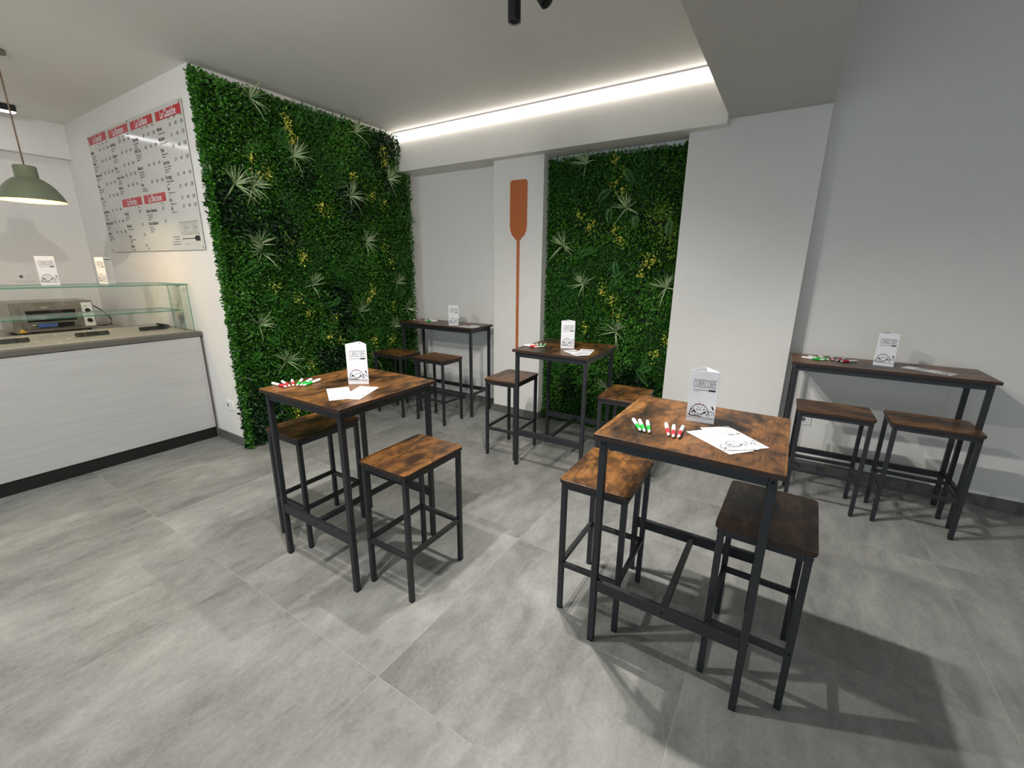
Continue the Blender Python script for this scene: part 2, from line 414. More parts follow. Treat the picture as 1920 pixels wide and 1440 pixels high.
# LED profile in the corner of ceiling and soffit
t = empty('led_profile', 'glowing white linear lamp running along the corner of ceiling and soffit', 'lamp', (XG, YS, HC))
L_ = XE-XG-.003
MB().box(.012, L_, -.034, -.001, -.012, -.0005, M['alu'], .001).build('profile', t)
MB().box(.012, L_, -.032, -.001, -.074, -.012, M['led'], .004).build('diffuser', t)

# ------------------------------------------------------------------ ceiling spots
def spotlight(name, label, base, aim, power, size=1.35):
    t = empty(name, label, 'spotlight', base, 0, 'black cylinder ceiling spots')
    d = (Vector(aim)-Vector(base)).normalized()
    T = d.to_track_quat('-Z', 'Y').to_matrix().to_4x4()
    drop = Vector((0, 0, -.215))
    MB().lathe([(.032, -.004), (.032, -.022), (.009, -.026), (.009, -.215)], M['black'], 16, None, True).build('stem', t, True)
    T.translation = drop
    b = MB().lathe([(.004, .06), (.024, .058), (.027, .052), (.027, -.128), (.0265, -.130), (.023, -.130), (.021, -.05)], M['black'], 24, T).build('lamp_body', t, True)
    MB().lathe([(.0, -.051), (.021, -.051)], M['lens'], 20, T).build('lens', t)
    ld = bpy.data.lights.new('spot_beam', 'SPOT'); ld.energy = power; ld.spot_size = size*2; ld.spot_blend = .9; ld.shadow_soft_size = .022; ld.color = NEUTRAL
    lo = bpy.data.objects.new('spot_beam', ld); COL.objects.link(lo); lo.parent = t
    lo.matrix_local = Matrix.Translation(drop + d*.135) @ d.to_track_quat('-Z', 'Y').to_matrix().to_4x4()
    return t
SPOTS = [
    ('black cylinder spot hanging vertically from the ceiling, its lower end in view', (-1.148, 1.818, HC), (-1.135, 1.825, 0)),
    ('black cylinder spot tilted sideways beside the vertical one', (-1.060, 1.800, HC), (-.1, 1.86, 1.45)),
    ('black ceiling spot nearer the added window, aimed at the square table by the pillar', (-1.43, .80, HC), (-1.0, 1.4, 0)),
    ('black ceiling spot nearer the added window, aimed at the big leaf wall', (-1.30, .45, HC), (-3.0, 1.6, .9)),
    ('black ceiling spot nearest the added window, aimed at the counter', (-2.6, -.4, HC), (-4.4, .6, .5)),
]
for k_, (lb, b, a) in enumerate(SPOTS): spotlight('spotlight', lb, b, a, SPOT_W*(1.35 if k_ == 1 else 1), .98 if k_ == 1 else 1.35)

# ------------------------------------------------------------------ living green walls
def leaf_arrays(rng, P, N, Lr, Wr, inward, up=0.0, tilt=.8, fold=.22):
    """P (k,3) bases, N outward normal; returns verts (k*6,3) of folded leaves"""
    k = len(P)
    d = rng.normal(size=(k, 3)); d += up*np.array([0, 0, 1.0])
    d /= np.linalg.norm(d, axis=1)[:, None]
    a = d*tilt + N*rng.uniform(.15, .9, (k, 1)); a /= np.linalg.norm(a, axis=1)[:, None]
    c = N + rng.normal(scale=.55, size=(k, 3)); c -= a*np.sum(a*c, 1)[:, None]; c /= np.linalg.norm(c, axis=1)[:, None]
    b = np.cross(c, a)
    L = rng.uniform(*Lr, (k, 1)); Wd = L*rng.uniform(*Wr, (k, 1))
    rows = [(0, 0, 0), (.30, .5, fold), (.72, .40, fold), (1, 0, 0), (.72, -.40, fold), (.30, -.5, fold)]
    V = np.stack([P + a*L*r0 + b*Wd*r1 + c*Wd*r2 for r0, r1, r2 in rows], 1)
    return V.reshape(-1, 3)
def mesh_from_leaves(name, sets, parent):
    vs = np.concatenate([v for v, _ in sets]); cnt = [len(v)//6 for v, _ in sets]; n = sum(cnt)
    base = (np.arange(n)*6)[:, None]
    q = np.stack([base+np.array([0, 1, 2, 3]), base+np.array([0, 3, 4, 5])], 1).reshape(-1)
    me = bpy.data.meshes.new(name)
    me.vertices.add(len(vs)); me.vertices.foreach_set('co', vs.astype(np.float32).ravel())
    me.loops.add(len(q)); me.loops.foreach_set('vertex_index', q.astype(np.int32))
    me.polygons.add(n*2); me.polygons.foreach_set('loop_start', (np.arange(n*2)*4).astype(np.int32))
    me.polygons.foreach_set('loop_total', np.full(n*2, 4, np.int32))
    mats = []
    for _, mt in sets:
        if mt not in mats: mats.append(mt)
    for mt in mats: me.materials.append(mt)
    mi = np.concatenate([np.full(c*2, mats.index(mt), np.int32) for c, (_, mt) in zip(cnt, sets)])
    me.polygons.foreach_set('material_index', mi)
    me.update(calc_edges=True); me.validate()
    o = bpy.data.objects.new(name, me); COL.objects.link(o); o.parent = parent
    return o
def green_wall(label, origin, S, N, w, h, seed, tufts, flowers, notch=None, thick=.075):
    """local coordinates are world offsets from origin; S runs along the wall, N points into the room"""
    rng = np.random.default_rng(seed)
    S = np.array(S, float); N = np.array(N, float); Z = np.array([0, 0, 1.0])
    t = empty('green_wall', label, 'plant wall', origin)
    o3 = lambda s, z, n: S*s + Z*z + N*n
    def panel(s0, s1, z0, z1):
        a = o3(s0, z0, .004); b = o3(s1, z1, .02); lo, hi = np.minimum(a, b), np.maximum(a, b)
        return MB().box(lo[0], hi[0], lo[1], hi[1], lo[2], hi[2], M['backing'])
    if notch: 
        pb = panel(.02, notch[0], .03, h-.02); q = panel(notch[0], w-.02, .03, notch[1]-.02); pb.add(q.v, q.f, M['backing'])
    else: pb = panel(.02, w-.02, .03, h-.02)
    pb.build('backing_panel', t)
    K = int(w*h*16); seeds = rng.uniform((0, 0), (w, h), (K, 2)); kinds = rng.choice(5, K, p=(.485, .25, .135, .12, .01))
    ph = rng.uniform(0, 6.28, 6)
    def bump(s, z):
        return .5+.25*np.sin(s*9+ph[0]+1.3*np.sin(z*5+ph[1]))+.25*np.sin(z*11+ph[2]+1.2*np.sin(s*7+ph[3]))
    sets = []
    n_all = int(w*h*16000)
    s = rng.uniform(-.012, w+.012, n_all); z = rng.uniform(.0, h-.005, n_all)
    if notch:
        k = ~((s > notch[0]) & (z > notch[1])); s, z = s[k], z[k]
    js = s + rng.normal(scale=.035, size=len(s)); jz = z + rng.normal(scale=.035, size=len(s))
    kd = np.empty(len(s), int)
    for i in range(0, len(s), 20000):
        d = (js[i:i+20000, None]-seeds[None, :, 0])**2 + (jz[i:i+20000, None]-seeds[None, :, 1])**2
        kd[i:i+20000] = kinds[d.argmin(1)]
    layer = rng.uniform(0, 1, len(s))
    spec = {0: ((.0145, .025), (.5, .68), 0.0, 'boxleaf'), 1: ((.022, .048), (.13, .22), .5, 'fern'), 2: ((.022, .036), (.42, .55), .1, 'broad'),
            3: ((.028, .046), (.36, .5), -.3, 'darkleaf'), 4: ((.022, .034), (.42, .55), .1, 'lime')}
    dens = {0: 1.0, 1: 1.0, 2: .55, 3: .45, 4: .55}
    for kk, (Lr, Wr, up, mt) in spec.items():
        m = (kd == kk) & (rng.uniform(size=len(s)) < dens[kk])
        ss, zz = s[m], z[m]
        edge = np.minimum(np.minimum(ss, w-ss), np.minimum(zz+.05, h-zz)); ef = np.clip(edge/.05+.35, .35, 1)
        n = .012 + layer[m]*thick*(.35+.65*bump(ss, zz))*ef
        P = ss[:, None]*S + zz[:, None]*Z + n[:, None]*N
        sets.append((leaf_arrays(rng, P, N[None, :], Lr, Wr, 0, up), M[mt]))
        # a sprinkling of other leaves in each patch
    m = rng.uniform(size=len(s)) < .05
    P = s[m][:, None]*S + z[m][:, None]*Z + (thick*.7*bump(s[m], z[m])+.02)[:, None]*N
    sets.append((leaf_arrays(rng, P, N[None, :], (.02, .034), (.4, .6), 0, .1), M['broad']))
    # leaves that stick out sideways past the cut edges of the panels
    for s_e, sg, zt in ((.0, -1, h), (w, 1, h if not notch else notch[1])):
        k = int(zt*1500); zz = rng.uniform(0, zt, k); nn = rng.uniform(.0, thick*.95, k); ss = s_e + sg*rng.uniform(-.035, .004, k)
        D = N*.55 + S*sg*.85; D /= np.linalg.norm(D)
        P = ss[:, None]*S + zz[:, None]*Z + nn[:, None]*N
        sets.append((leaf_arrays(rng, P, D[None, :], (.016, .028), (.48, .66), 0, .15), M['boxleaf']))
    fo = mesh_from_leaves('foliage', sets, t); fo['kind'] = 'stuff'
    def clipped(s_, z_): return False
    # feather fern fronds hanging over the small leaves
    for i in range(int(w*h*5)):
        s0, z0 = rng.uniform(.08, w-.08), rng.uniform(.12, h-.15)
        if notch and s0 > notch[0]-.1 and z0 > notch[1]-.15: continue
        ang = rng.uniform(-2.6, 2.6); L = rng.uniform(.13, .2); mb = MB()
        dirv = S*math.sin(ang) + Z*math.cos(ang); side = np.cross(N, dirv)
        for q in range(16):
            f = (q+1)/17; p = dirv*L*f + N*(.035*math.sin(f*2.6)) - Z*(.05*f*f)
            wd = .035*math.sin(PI*(.15+.85*f))+.004
            for sg in (-1, 1):
                e = p + side*sg*wd + dirv*.012 + N*.004
                mm = (p+e)/2
                mb.add([tuple(p), tuple(mm+dirv*.004), tuple(e), tuple(mm-dirv*.004)], [(0, 1, 2, 3)], M['fern'])
        o = mb.build('fern_frond', t); o.location = tuple(o3(s0, z0, .055+.03*bump(s0, z0)))
    def ribbon(mb, dirv, L, wd, out, droop, mat):
        side = np.cross(N, dirv); side /= np.linalg.norm(side)
        vs = []
        for q in range(7):
            f = q/6; p = dirv*L*f + N*(out*math.sin(f*PI*.62)) - Z*(droop*L*f*f)
            ww = wd*(.55+.45*math.sin(PI*min(1, f*1.4+.1)))*(1-f**3)+.0006
            vs += [tuple(p-side*ww/2), tuple(p+side*ww/2)]
        mb.add(vs, [(2*q, 2*q+1, 2*q+3, 2*q+2) for q in range(6)], mat)
    for s0, z0 in tufts:
        mb = MB(); k = int(rng.integers(27, 35))
        for i in range(k):
            ang = rng.normal(0, .7) if i < k*.68 else rng.uniform(-PI, PI)
            d = S*math.sin(ang) + Z*math.cos(ang) + N*rng.uniform(.1, .5); d /= np.linalg.norm(d)
            ribbon(mb, d, rng.uniform(.09, .17), rng.uniform(.0065, .011), rng.uniform(.02, .05), rng.uniform(.02, .32), M['pale'] if rng.uniform() < .66 else M['blade'])
        o = mb.build('grass_tuft', t); o.location = tuple(o3(s0, z0, .075))
    for s0, z0 in flowers:
        k = int(rng.integers(17, 27))
        P = np.zeros((k, 3)) + S*rng.normal(scale=.022, size=(k, 1)) + Z*rng.normal(scale=.026, size=(k, 1)) + N*rng.uniform(-.01, .02, (k, 1))
        P2 = np.zeros((k, 3)) + S*rng.normal(scale=.03, size=(k, 1)) + Z*rng.normal(scale=.035, size=(k, 1)) - N*.01
        o = mesh_from_leaves('flower_cluster', [(leaf_arrays(rng, P, N[None, :], (.013, .023), (.5, .7), 0, .1), M['gold']), (leaf_arrays(rng, P2, N[None, :], (.02, .03), (.42, .6), 0, .1), M['lime'])], t)
        o.location = tuple(o3(s0, z0, .082))
    return t
YG0 = 1.70
# metres along the wall and above the floor
tufts = [(0.376, 2.720), (1.335, 2.715), (0.681, 2.382), (0.173, 2.093), (0.311, 2.095), (1.217, 2.149), (1.703, 2.375), (0.304, 1.663), (1.359, 1.738), (0.308, 1.602), (0.207, 1.027), (0.725, 1.334), (1.738, 1.335), (1.213, 1.058), (0.401, 0.693), (1.653, 0.860), (1.346, 0.580), (1.869, 1.049)]
flowers = [(0.656, 2.648), (0.648, 2.584), (0.681, 2.490), (0.323, 2.293), (0.377, 2.182), (0.452, 2.206), (1.648, 2.626), (1.659, 2.511), (1.266, 2.328), (1.467, 2.181), (1.604, 2.124), (0.957, 1.975), (0.880, 2.012), (0.570, 1.697), (1.589, 1.697), (0.661, 1.609), (0.664, 1.550), (1.671, 1.542), (0.382, 1.330), (1.403, 1.273), (1.337, 1.162), (0.576, 1.209), (0.664, 1.086), (0.960, 0.803), (0.836, 0.865), (1.375, 0.748), (1.618, 0.716), (1.670, 1.063), (0.934, 1.008), (0.622, 0.614), (0.426, 0.221)]
green_wall('large artificial leaf wall with grass tufts beside the menu board wall', (XG, YG0, 0), (0, 1, 0), (1, 0, 0), 2.0, 2.81, 5, tufts, flowers, notch=(YS-YG0-.03, HS-.01), thick=.105)
tufts = [(0.355, 2.371), (0.739, 1.995), (0.168, 1.708), (0.382, 1.365), (1.122, 1.356), (0.719, 0.959), (0.671, 0.424)]
flowers = [(0.601, 2.362), (0.690, 2.264), (0.613, 2.202), (0.687, 2.131), (0.318, 1.953), (0.430, 1.856), (0.641, 1.822), (0.699, 1.734), (0.993, 1.572), (0.936, 1.567), (0.669, 1.239), (0.723, 1.107), (0.896, 1.459), (0.420, 0.964), (0.570, 1.310), (1.164, 0.929), (1.075, 0.790)]
green_wall('narrower artificial leaf wall set in the niche between column and pillar', (XC1+.012, YW-.001, 0), (1, 0, 0), (0, -1, 0), XP0-XC1-.024, HS-.03, 9, tufts, flowers, thick=.085)

# ------------------------------------------------------------------ paddle on the column
pt = empty('pizza_paddle', 'tall copper-brown baker\'s paddle fixed flat to the white column', 'paddle', (-2.265, YP, 0))
bl = [(-.091, 2.27), (-.075, 2.287), (.075, 2.287), (.091, 2.27), (.091, 1.885), (.085, 1.845), (.066, 1.805), (.035, 1.775), (.016, 1.755), (-.016, 1.755), (-.035, 1.775), (-.066, 1.805), (-.085, 1.845), (-.091, 1.885)]
TP = Matrix.Rotation(PI/2, 4, 'X')
MB().prism(list(reversed(bl)), .0006, .012, M['copper'], TP).build('blade', pt)
MB().box(-.014, .014, -.011, -.0006, .32, 1.757, M['copper'], .002).build('handle', pt)

# ------------------------------------------------------------------ furniture
def screws(mb, pts, axis):
    for x, y, z, sg in pts:
        T = Matrix.Translation((x, y, z)) @ (Matrix.Rotation(PI/2*sg, 4, 'Y') if axis == 'x' else Matrix.Rotation(-PI/2*sg, 4, 'X'))
        mb.lathe([(.0045, 0), (.0045, .0015), (.003, .0026)], M['bolt'], 10, T, True)
def wood_slab(w, l, z0, z1, r):
    mb = MB(); pts = round_rect(w, l, r, 5); n = len(pts); e = .0012
    ins = round_rect(w-2*e, l-2*e, max(r-e, .0005), 5)
    vs = [(x, y, z0) for x, y in pts] + [(x, y, z1-e) for x, y in pts] + [(x, y, z1) for x, y in ins]
    mb.add(vs, [tuple(reversed(range(n)))] + [(i, (i+1) % n, n+(i+1) % n, n+i) for i in range(n)], M['band'])
    mb.add(vs, [(n+i, n+(i+1) % n, 2*n+(i+1) % n, 2*n+i) for i in range(n)] + [tuple(range(2*n, 3*n))], M['wood'])
    return mb
def make_stool(label):
    t = empty('bar_stool', label, 'stool', group='bar stools')
    wood_slab(.30, .40, .634, .65, .022).build('seat', t)
    a, b, h = .129, .179, .011
    for sx in (-1, 1):
        for sy in (-1, 1):
            mb = MB().box(sx*a-h, sx*a+h, sy*b-h, sy*b+h, .006, .634, M['iron'], .0012)
            mb.box(sx*a-h+.001, sx*a+h-.001, sy*b-h+.001, sy*b+h-.001, 0, .006, M['rubber'])
            screws(mb, [(sx*(a+h), sy*b, .615, sx)], 'x'); screws(mb, [(sx*a, sy*(b+h), .243, sy)], 'y')
            mb.build('leg', t)
    for sx in (-1, 1):
        MB().box(sx*a-h, sx*a+h, -b+h, b-h, .606, .634, M['iron'], .001).build('apron_rail', t)
        MB().box(sx*a-.009, sx*a+.009, -b+h, b-h, .230, .252, M['iron'], .001).build('stretcher', t)
    for sy in (-1, 1):
        MB().box(-a+h, a-h, sy*b-h, sy*b+h, .606, .634, M['iron'], .001).build('apron_rail', t)
        MB().box(-a+h, a-h, sy*b-.009, sy*b+.009, .222, .244, M['iron'], .001).build('stretcher', t)
    return t
TH = .926
def make_table(label):
    t = empty('bar_table', label, 'table', group='square bar tables')
    wood_slab(.60, .60, TH-.018, TH, .004).build('tabletop', t)
    a, h, zt = .269, .0125, TH-.018
    for sx in (-1, 1):
        for sy in (-1, 1):
            mb = MB().box(sx*a-h, sx*a+h, sy*a-h, sy*a+h, .008, zt, M['iron'], .0014)
            mb.box(sx*a-h+.001, sx*a+h-.001, sy*a-h+.001, sy*a+h-.001, 0, .008, M['rubber'])
            screws(mb, [(sx*a, sy*(a+h), zt-.020, sy)], 'y'); screws(mb, [(sx*(a+h), sy*a, .28, sx)], 'x')
            mb.build('leg', t)
    for sx in (-1, 1): MB().box(sx*a-.010, sx*a+.010, -a+h, a-h, zt-.038, zt, M['iron'], .0012).build('apron_rail', t)
    for sy in (-1, 1):
        MB().box(-a+h, a-h, sy*a-.010, sy*a+.010, zt-.038, zt, M['iron'], .0012).build('apron_rail', t)
        mb = MB().box(-a+h, a-h, sy*a-.010, sy*a+.010, .252, .300, M['iron'], .0014); screws(mb, [(0, sy*(a+.010), .276, sy)], 'y')
        mb.build('stretcher', t)
    MB().box(-.012, .012, -a+.010, a-.010, .266, .290, M['iron'], .0012).build('cross_bar', t)
    return t
def make_wall_table(label):
    t = empty('wall_bar_table', label, 'table', group='narrow wall tables')
    wood_slab(.38, .98, TH-.018, TH, .004).build('tabletop', t)     # long side along local y
    a, b, h, zt = .160, .457, .0125, TH-.018
    for sx in (-1, 1):
        for sy in (-1, 1):
            mb = MB().box(sx*a-h, sx*a+h, sy*b-h, sy*b+h, .008, zt, M['iron'], .0014)
            mb.box(sx*a-h+.001, sx*a+h-.001, sy*b-h+.001, sy*b+h-.001, 0, .008, M['rubber'])
            screws(mb, [(sx*(a+h), sy*b, zt-.020, sx)], 'x'); mb.build('leg', t)
        MB().box(sx*a-.010, sx*a+.010, -b+h, b-h, zt-.038, zt, M['iron'], .0012).build('apron_rail', t)
    for sy in (-1, 1):
        MB().box(-a+h, a-h, sy*b-.010, sy*b+.010, zt-.038, zt, M['iron'], .0012).build('apron_rail', t)
        MB().box(-a+h, a-h, sy*b-.010, sy*b+.010, .225, .250, M['iron'], .0012).build('stretcher', t)
    MB().box(-a-.010, -a+.010, -b+h, b-h, .195, .235, M['iron'], .0014).build('stretcher', t)
    return t
tA = make_table('square bar table with a fan of markers beside the large leaf wall'); tA.location = (-1.819, 1.358, 0); tA.rotation_euler.z = .008
dup(tA, 'square bar table with two separate rows of markers, before the bare white pillar', (-.2265, 1.7005, 0), -.0116)
dup(tA, 'square bar table in front of the narrower leaf wall', (-1.378, 2.964, 0), .021)
# narrow tables: local +x looks into the room after a quarter turn, so the back stretcher sits against the wall
tD = make_wall_table('narrow bar table against the recessed wall beside the paddle column'); tD.location = (-3.08, 3.545, 0); tD.rotation_euler.z = -PI/2+.02
dup(tD, 'narrow dark bar table along the shaded wall past the pillar', (.562, 3.537, 0), -PI/2+.02)
st = make_stool('bar stool standing free at the table by the large leaf wall, near its counter-facing marker fan')
st['label'] = 'bar stool standing clear on the open side of the table by the large leaf wall'
st.location = (-1.408, 1.3615, 0); st.rotation_euler.z = .004
HP = PI/2
for lb, x, y, r in (
    ('bar stool between the large leaf wall and the table beside it', -2.165, 1.352, .01+PI),
    ('bar stool under the pillar table, on the side of its markers', -.5615, 1.7086, .0114),
    ('bar stool at the pillar table, on the side of its leaflets', .052, 1.702, -.035+PI),
    ('bar stool at the niche table, on the side of the paddle column', -1.830, 2.917, .05),
    ('bar stool at the niche table, partly hidden behind the pillar table', -.885, 2.945, .02+PI),
    ('bar stool at the narrow table by the paddle column, nearer to that column', -2.854, 3.165, HP-.03),
    ('bar stool at the narrow paddle-column table, close to the large leaf wall', -3.372, 3.115, HP+.0),
    ('bar stool at the narrow dark table, next to the pillar', .345, 3.345, HP+.022),
    ('bar stool at the narrow dark table, at its end away from the pillar', .815, 3.36, HP+.008)):
    dup(st, lb, (x, y, 0), r)

# ------------------------------------------------------------------ menu stands, leaflets, markers
def print_front(t, T, w, h):
    mb = MB()
    logo(mb, -w*.37, h*.19, w*.80, h*.145, w*.0135, T, M['ink'])
    paddle(mb, -w*.36, h*.140, w*.78, w*.21, h*.036, w*.016, T, M['ink'])
    put_text(mb, 'Pizza Lab', -w*.36, h*.095, h*.036, M['inkg'], T, .95, .006, 'LEFT', .25)
    mb.build('printed_logo', t)
    mb = MB(); pizza_art(mb, T, 0, -h*.375, w*.94, M['ink'], M['inkr']); mb.build('printed_drawing', t)
def make_stand(label):
    t = empty('menu_stand', label, 'menu stand', group='folded paper menu stands')
    w, h, d = .10, .205, .001
    g = w*.866
    fr = MB(); fr.box(-w/2, w/2, 0, d, 0, h, M['paper']).build('front_panel', t)
    bk = MB()
    for sg in (-1, 1):
        T = Matrix.Translation((sg*w/2, d, 0)) @ Matrix.Rotation(sg*math.radians(120) if sg > 0 else math.radians(60), 4, 'Z')
        bk.box(0, w*.97, -d/2, d/2, 0, h, M['paper'], 0, T)
    bk.build('back_panels', t)
    # a text block on one of the rear faces
    T = Matrix.Translation((w/2+.0012, d, 0)) @ Matrix.Rotation(math.radians(120), 4, 'Z') @ Matrix.Translation((0, -.0012, 0)) @ Matrix.Rotation(PI/2, 4, 'X')
    tx = MB()
    tx.add([(.008, h*.90, 0), (.088, h*.90, 0), (.088, h*.93, 0), (.008, h*.93, 0)], [(0, 1, 2, 3)], M['ink'], T)
    for i in range(14):
        y = h*(.84-.052*i); stroke(tx, [(.010, y), (.010+.03+.02*((i*7) % 3), y)], .0016, M['inkg'] if i % 3 else M['ink'], T); stroke(tx, [(.078, y), (.086, y)], .0016, M['inkg'], T)
    tx.build('printed_list', t)
    TF = Matrix.Translation((0, -.0006, h/2)) @ Matrix.Rotation(PI/2, 4, 'X')
    print_front(t, TF, w, h)
    return t
ms = make_stand('folded white menu stand on the table by the large leaf wall'); ms.location = (-1.785, 1.382, TH+.0003); ms.rotation_euler.z = .68
for lb, x, y, z, r in (
    ('folded white menu stand on the table before the pillar', -.227, 1.745, TH, .12),
    ('folded white menu stand on the table in front of the narrower leaf wall', -1.350, 2.925, TH, .46),
    ('folded white menu stand on the narrow table by the paddle column', -2.88, 3.45, TH, .62),
    ('folded white menu stand on the narrow dark table by the shaded wall', .563, 3.524, TH, -.17),
    ('folded white menu stand on the glass case, logo facing the room', -4.63, .955, 1.348, HP-.05),
    ('folded white menu stand on the glass case, showing its printed list', -4.655, 1.262, 1.348, .26)):
    dup(ms, lb, (x, y, z+.0003), r)
def make_leaflet(label):
    t = empty('leaflet', label, 'leaflet', group='leaflets on the tables')
    MB().box(-.05, .05, -.105, .105, 0, .0006, M['paper']).build('sheet', t)
    print_front(t, Matrix.Translation((0, 0, .0008)), .10, .21)
    return t
def leaflet_at(P0, P1, side):
    """P0 far corner, P1 near corner of one long edge; side=+1: that edge is the reader's left one"""
    d = (Vector(P0)-Vector(P1)).normalized(); n = Vector((d.y, -d.x)); c = (Vector(P0)+Vector(P1))/2 + n*.05*side
    return c.x, c.y, math.atan2(d.y, d.x)-HP
LF = [
    ('lower white leaflet on the table by the large leaf wall', (-1.837, 1.233), (-1.659, 1.121), 1, 0),
    ('top white leaflet on the table by the large leaf wall', (-1.651, 1.396), (-1.562, 1.206), -1, 1),
    ('undermost white leaflet of the fan on the table before the pillar', (-.252, 1.613), (-.087, 1.472), 1, 0),
    ('middle white leaflet of the fan on the table before the pillar', (-.200, 1.690), (-.055, 1.535), 1, 1),
    ('topmost white leaflet of the fan on the table before the pillar', (-.134, 1.739), (-.009, 1.565), -1, 2),
    ('lower white leaflet on the table in front of the narrower leaf wall', (-1.343, 2.83), (-1.173, 2.69), 1, 0),
    ('top white leaflet on the table in front of the narrower leaf wall', (-1.155, 2.979), (-1.11, 2.772), -1, 1),
    ('lower white leaflet on the narrow table by the paddle column', (-2.80, 3.415), (-2.59, 3.392), 1, 0),
    ('top white leaflet on the narrow table by the paddle column', (-2.64, 3.600), (-2.585, 3.41), -1, 1),
    ('lower white leaflet on the narrow dark table by the shaded wall', (.648, 3.526), (.83, 3.418), 1, 0),
    ('top white leaflet on the narrow dark table by the shaded wall', (.727, 3.596), (.907, 3.475), -1, 1),
]
lf0 = None
for lb, a, b, sd, k in LF:
    x, y, r = leaflet_at(a, b, sd)
    if lf0 is None: lf0 = make_leaflet(lb); lf0.location = (x, y, TH+.0003); lf0.rotation_euler.z = r
    else: dup(lf0, lb, (x, y, TH+.0003+.0010*k), r)
def make_pen(label, mat):
    """lies along local +x: tail at 0, writing tip at .128"""
    t = empty('marker_pen', label, 'marker', group='whiteboard style markers')
    T = Matrix.Translation((0, 0, .0072)) @ Matrix.Rotation(HP, 4, 'Y')
    MB().lathe([(.0003, 0), (.004, .0008), (.0062, .005), (.0070, .014), (.0072, .030), (.0070, .068)], M['white'], 14, T).build('barrel', t, True)
    MB().lathe([(.0071, .068), (.0072, .072), (.0066, .108), (.0052, .112)], mat, 14, T).build('grip', t, True)
    MB().lathe([(.0052, .112), (.0046, .122), (.0022, .128), (.0003, .1285)], M['white'], 14, T).build('tip_cap', t, True)
    return t
pens = {}
def pen(label, col, tail, ang):
    if col not in pens:
        pens[col] = make_pen(label, M[col+'_pen']); o = pens[col]; o.location = (tail[0], tail[1], TH+.0003); o.rotation_euler.z = ang
    else: dup(pens[col], label, (tail[0], tail[1], TH+.0003), ang)
def pen_row(tab, col, tails, tips, lbs):
    for a, b, lb in zip(tails, tips, lbs): pen(f'{col}-gripped marker {lb} on the {tab}', col, a, math.atan2(b[1]-a[1], b[0]-a[0]))
def pen_fan(tab, c, a0, a1, r0=.062):
    nm = ('outermost of its fan', 'between two alike', 'beside the other colour')
    for i in range(6):
        th = math.radians(a0+(a1-a0)*i/5); col = 'red' if i < 3 else 'green'
        lb = nm[i if i < 3 else 5-i]
        tail = (c[0]+(r0+.128)*math.cos(th), c[1]+(r0+.128)*math.sin(th))
        pen(f'{col}-gripped marker {lb} on the {tab}', col, tail, th+PI)
pen_row('table before the pillar', 'green', [(-.452, 1.622), (-.428, 1.624), (-.398, 1.630)], [(-.386, 1.502), (-.371, 1.500), (-.356, 1.504)], ('farthest from the red ones', 'between two other green ones', 'nearest to the red ones'))
pen_row('table before the pillar', 'red', [(-.330, 1.640), (-.300, 1.636), (-.268, 1.645)], [(-.290, 1.511), (-.274, 1.508), (-.258, 1.510)], ('nearest to the green ones', 'between two other red ones', 'nearest to the leaflets'))
pen_fan('table by the large leaf wall', (-1.945, 1.135), 180, 108)
pen_fan('table before the narrower leaf wall', (-1.485, 2.79), 168, 112)
pen_fan('narrow table by the paddle column', (-3.365, 3.475), 160, 40, .055)
pen_fan('narrow dark table by the shaded wall', (.300, 3.465), 40, 160, .055)

# ------------------------------------------------------------------ menu board on the kitchen wall
mbt = empty('menu_board', 'large printed price board with red headings on the white wall', 'menu board', (0, YM, 0))
BX0, BX1, BZ0, BZ1 = -5.815, -3.878, 1.617, 2.655
MB().box(BX0, BX1, -.014, -.010, BZ0, BZ1, M['board'], .0008).build('board_sheet', mbt)
TB = Matrix.Translation((0, -.0146, 0)) @ Matrix.Rotation(PI/2, 4, 'X')
for x, z in ((BX0+.02, BZ1-.02), ((BX0+BX1)/2, BZ1-.015), (BX1-.02, BZ1-.02), (BX0+.02, BZ0+.02), (-4.90, BZ0+.02), (BX1-.02, BZ0+.02)):
    MB().lathe([(.009, 0), (.009, .016), (.007, .018)], M['steel'], 12, Matrix.Translation((x, -.0005, z)) @ Matrix.Rotation(PI/2, 4, 'X'), True).build('standoff', mbt)
HEAD = [(-5.790, 2.575, 2.642, .435, 'Le Speciali'), (-5.293, 2.570, 2.634, .432, 'Le Romane'), (-4.805, 2.566, 2.628, .430, 'Le Siciliane'), (-4.318, 2.560, 2.624, .426, 'Le Classiche'), (-5.296, 2.003, 2.069, .433, 'Le Farcite'), (-4.811, 2.002, 2.069, .425, 'Lo Sfincione')]
for x, z0, z1, w, s in HEAD:
    o = MB().add([(x, z0, 0), (x+w, z0, 0), (x+w, z1, 0), (x, z1, 0)], [(0, 1, 2, 3)], M['header'], TB).build('heading', mbt)
    T2 = Matrix.Translation((0, -.0004, 0)) @ TB; mb = MB()
    n = len(s); put_text(mb, s, x+w/2, z0+.010, .074, M['paper'], T2, .72, .022, 'CENTER'); mb.build('heading_lettering', o)
